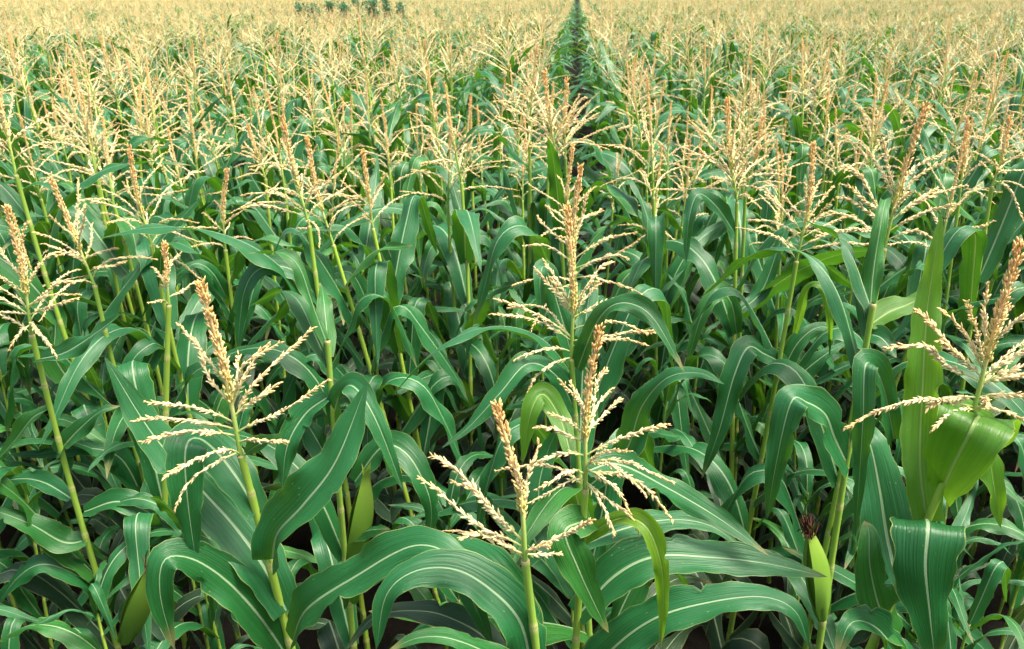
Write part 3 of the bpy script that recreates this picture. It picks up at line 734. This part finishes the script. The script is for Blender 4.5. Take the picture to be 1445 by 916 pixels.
# ---------------------------------------------------------------- the rest of the field: one mass of maize
def lod_plant(rng, seg, nu, nl, nb, bs, rb, tassel=True):
    """vertex arrays of one plant for the far field: list of (V, F, UV, mat)"""
    H = rng.uniform(1.70, 1.90); out = []
    mb = MB(); tube(mb, [[0, 0, .5], [0, 0, 1.2], [0, 0, H]], [.014, .012, .008], 4, uvy=[.3, .5, .6]); out.append((mb, 1))
    az = rng.uniform(0, 6.28)
    mbl = MB()
    for i in range(nl):
        z = NODES[i] * H / 1.8
        az += math.pi + rng.uniform(-.6, .6)
        V, F, UV = make_leaf(rng, 'flag' if i == 0 else 'leaf', seg, nu)
        c, s = math.cos(az), math.sin(az)
        V = V @ np.array([[c, s, 0], [-s, c, 0], [0, 0, 1]]) + [0, 0, z]
        mbl.add(V, F, UV)
    out.append((mbl, 0))
    if tassel:
        L = rng.uniform(.28, .46)
        tip = np.array([rng.uniform(-.05, .05), rng.uniform(-.05, .05), L])
        P, _ = catmull([[0, 0, 0], tip * .5, tip], 8); P = P + [0, 0, H]
        zig = lambda n, r: r * np.where(np.arange(n) % 2 == 0, 1.0, .55) * np.linspace(1.0, .8, n)
        ms = MB(); Q, _ = catmull(P[3:], max(4, bs)); tube(ms, Q, zig(len(Q), rb * 1.55), 4, uvx=rng.uniform(.2, .8)); out.append((ms, 3))
        mbb = MB()
        for Q, bl in random_branches(P, rng, nb, rng.uniform(.95, 1.2)):
            Q2, _ = catmull(Q, bs); tube(mbb, Q2, zig(bs, rb), 3, uvx=rng.random(), uvy=np.linspace(.1, 1, bs))
        out.append((mbb, 2))
    return out

def field_mass(pts, lods):
    big = MB()
    pts = np.array(pts)
    vid = NR.integers(0, len(lods), len(pts))
    notas = NR.random(len(pts)) < np.where(pts[:, 1] > 14, .24, .13)
    for i, lp in enumerate(lods):
        sel = pts[(vid == i)]
        nt = notas[vid == i]
        m = len(sel)
        a = NR.uniform(0, 6.28, m); s = np.clip(NR.normal(1.0, .06, m), .85, 1.14) * np.interp(sel[:, 1], [14, 28], [1.0, .92]); pr = NR.random(m)
        tx, ty = NR.normal(0, .05, m), NR.normal(0, .05, m)
        for mb, mat in lp:
            use = np.ones(m, bool) if mat in (0, 1) else ~nt
            V = np.concatenate(mb.V); UV = np.concatenate(mb.UV)
            aa, ss, mm = a[use], s[use], use.sum()
            if mm == 0: continue
            X = (np.cos(aa)[:, None] * V[None, :, 0] - np.sin(aa)[:, None] * V[None, :, 1]) * ss[:, None] + tx[use][:, None] * V[None, :, 2] + sel[use][:, :1]
            Yy = (np.sin(aa)[:, None] * V[None, :, 0] + np.cos(aa)[:, None] * V[None, :, 1]) * ss[:, None] + ty[use][:, None] * V[None, :, 2] + sel[use][:, 1:2]
            Z = V[None, :, 2] * ss[:, None]
            VV = np.stack([X, Yy, Z], -1).reshape(-1, 3)
            off = (np.arange(mm) * len(V))[:, None, None]
            F = [(f[None] + off).reshape(-1, f.shape[1]) for f, _ in mb.F]
            big.add(VV, F, np.tile(UV, (mm, 1)), mat, np.repeat(pr[use], len(V)))
    return big

rl = random.Random(31)
L1 = [lod_plant(rl, 13, 4, 9, rl.randint(7, 12), 9, .0037) for _ in range(10)]
L2 = [lod_plant(rl, 7, 2, 7, rl.randint(6, 10), 4, .0042) for _ in range(10)]
L3 = [lod_plant(rl, 5, 2, 6, 6, 3, .0052) for _ in range(8)]
around = []
for k in range(-14, 15):
    y = -4.5
    while y < 9:
        x = ROW0 + ROWS * k + R.gauss(0, .05)
        if y < -.05 or not visible(x, y, 1.0): around.append((x, y))
        y += .21 * R.uniform(.8, 1.2)
g1 = [c for c in far if c[1] < 17] + around; g2 = [c for c in far if 17 <= c[1] < 38]; g3 = [c for c in far if c[1] >= 38]
big = field_mass(g1, L1)
for g, L in ((g2, L2), (g3, L3)):
    b2 = field_mass(g, L)
    for f, m in b2.F: big.F.append((f + big.n, m))
    big.V += b2.V; big.UV += b2.UV; big.P += b2.P; big.n += b2.n
fm = obj('corn_field', big.mesh('corn_field', [M_LEAF, M_STALK, M_BRANCH, M_SPIKE]))
fm['kind'] = 'stuff'; fm['label'] = 'tasselled maize crop filling the field to the horizon'; fm['category'] = 'crop'

# ---------------------------------------------------------------- far line of young trees
for i, (px, hpx, wpx) in enumerate([(422, 10, 9), (442, 12, 11), (464, 14, 11), (484, 10, 9), (505, 20, 15), (525, 18, 12), (546, 18, 8), (566, 12, 8)]):
    Y = 30.0
    foot = at(px, 15, Y); w = wpx / FPX * Y * .92; x = foot[0]
    H = 2.10 + hpx * .020; w *= 1.25
    words = ['leftmost', 'second', 'third', 'fourth, thinnest', 'fifth, broadest', 'sixth, leaning right', 'seventh, slim', 'rightmost'][i]
    t = thing('young_tree', f'dark green young tree standing above the far tassels, {words} of its line', 'tree', (x, Y, 0), 'young trees in a line across the far field')
    rng = random.Random(300 + i)
    mb = MB(); tube(mb, [[0, 0, 0], [.02, 0, .8], [.0, .02, 1.5], [0, 0, H - .25]], [.035, .03, .022, .01], 7)
    for q in range(6):
        a = q * 2.4; z = 1.2 + q * .17
        tube(mb, [[0, 0, z], [math.cos(a) * w * .25, math.sin(a) * w * .25, z + .14]], [.012, .005], 5)
    obj('trunk', mb.mesh('trunk', [M_BARK]), t)
    cb = MB()
    clumps = [(rng.gauss(0, w * .2), rng.gauss(0, w * .2), rng.uniform(1.25, H - .12), rng.uniform(.10, .17)) for _ in range(16)]
    n = 1200
    cs = np.array([clumps[j] for j in NR.integers(0, len(clumps), n)])
    O = cs[:, :3] + NR.normal(size=(n, 3)) * cs[:, 3:4] * .55
    D = norm(NR.normal(size=(n, 3)) + [0, 0, -.3]); A = norm(np.cross(D, NR.normal(size=(n, 3))))
    ln = NR.uniform(.05, .09, (n, 1))
    V = np.stack([O, O + D * ln * .5 + A * ln * .26, O + D * ln, O + D * ln * .5 - A * ln * .26], 1).reshape(-1, 3)
    cb.add(V, np.arange(n * 4).reshape(n, 4), np.stack([np.repeat(NR.random(n), 4), np.repeat(NR.random(n), 4)], 1))
    obj('crown', cb.mesh('crown', [M_TREELEAF]), t)

# ---------------------------------------------------------------- soil
mb = MB()
xs = np.concatenate([np.linspace(-400, -12, 12), np.linspace(-8, 8, 161), np.linspace(12, 400, 12)])
ys = np.concatenate([np.linspace(-60, -3, 5), np.linspace(-1, 9, 101), np.linspace(12, 900, 24)])
GX, GY = np.meshgrid(xs, ys)
nearm = np.clip(1 - (np.maximum(np.abs(GX) - 6, 0) + np.maximum(GY - 7, 0) + np.maximum(-GY, 0)) / 2, 0, 1)
Z = -.03 + nearm * (.028 * np.cos((GX - ROW0) / ROWS * 2 * math.pi) + NR.uniform(-.012, .012, GX.shape))
mb.add(np.stack([GX, GY, Z], -1).reshape(-1, 3), grid_faces(len(xs), len(ys)), np.stack([GX, GY], -1).reshape(-1, 2))
so = obj('soil', mb.mesh('soil', [M_SOIL])); so['kind'] = 'structure'; so['label'] = 'dark bare soil between the corn rows'

# dry leaf litter on the soil
mb = MB()
for i in range(34):
    y = rp.uniform(2.6, 5.5); x = rp.uniform(-.7 * y - .6, .6 * y + .6); a = rp.uniform(0, 6.28); L = rp.uniform(.12, .4)
    d = np.array([math.cos(a), math.sin(a), 0]); q = np.linspace(-.5, .5, 10)
    P = np.array([x, y, .02]) + d * (q * L)[:, None] + np.array([0, 0, 1]) * (.02 * np.sin(q * 9 + a) + .012)[:, None]
    sd = np.array([-d[1], d[0], rp.uniform(-.3, .3)])
    V, F, UV = leaf_surface(P, rp.uniform(.02, .06), np.repeat(norm(sd)[None], 10, 0), 4, rp, wave=.006)
    mb.add(V, F, UV)
lt = obj('leaf_litter', mb.mesh('leaf_litter', [M_DRY])); lt['kind'] = 'stuff'; lt['label'] = 'dry brown maize leaf scraps on the soil'; lt['category'] = 'leaf litter'

# ---------------------------------------------------------------- light
SUN_EL, SUN_AZ = math.radians(68), math.radians(98)      # azimuth clockwise from +Y
w = bpy.data.worlds.new('World'); scene.world = w; w.use_nodes = True
nt = w.node_tree; nt.nodes.clear()
sky = nt.nodes.new('ShaderNodeTexSky'); sky.sky_type = 'NISHITA'; sky.sun_disc = False
sky.sun_elevation = SUN_EL; sky.sun_rotation = SUN_AZ; sky.dust_density = 6.0; sky.air_density = 1.0; sky.ozone_density = 1.0
bg = nt.nodes.new('ShaderNodeBackground'); bg.inputs[1].default_value = 0.05
ow = nt.nodes.new('ShaderNodeOutputWorld')
nt.links.new(sky.outputs[0], bg.inputs[0]); nt.links.new(bg.outputs[0], ow.inputs[0])
sl = bpy.data.lights.new('Sun', 'SUN'); sl.energy = 1.5; sl.angle = math.radians(22); sl.color = (1.0, .93, .82)
so_ = bpy.data.objects.new('Sun', sl); COL.objects.link(so_)
from mathutils import Vector
sd = Vector((math.sin(SUN_AZ) * math.cos(SUN_EL), math.cos(SUN_AZ) * math.cos(SUN_EL), math.sin(SUN_EL)))
so_.rotation_euler = sd.to_track_quat('Z', 'Y').to_euler(); so_.location = (6, 20, 30)

# ---------------------------------------------------------------- camera
cd = bpy.data.cameras.new('Camera'); cam = bpy.data.objects.new('Camera', cd); COL.objects.link(cam)
cd.sensor_width = 36; cd.lens = 36 * FPX / WPX
cd.shift_x = -(CX - WPX / 2) / WPX
cd.dof.use_dof = True; cd.dof.focus_distance = 1.75; cd.dof.aperture_fstop = 9.0
cd.clip_start = .05; cd.clip_end = 2000
cam.location = C0; cam.rotation_euler = (math.pi / 2 - PITCH, 0, 0)
scene.camera = cam
scene.view_settings.view_transform = 'Standard'; scene.view_settings.look = 'None'
scene.view_settings.exposure = 2.88; scene.view_settings.gamma = 1
scene.cycles.max_bounces = 8; scene.cycles.transmission_bounces = 6; scene.cycles.diffuse_bounces = 2
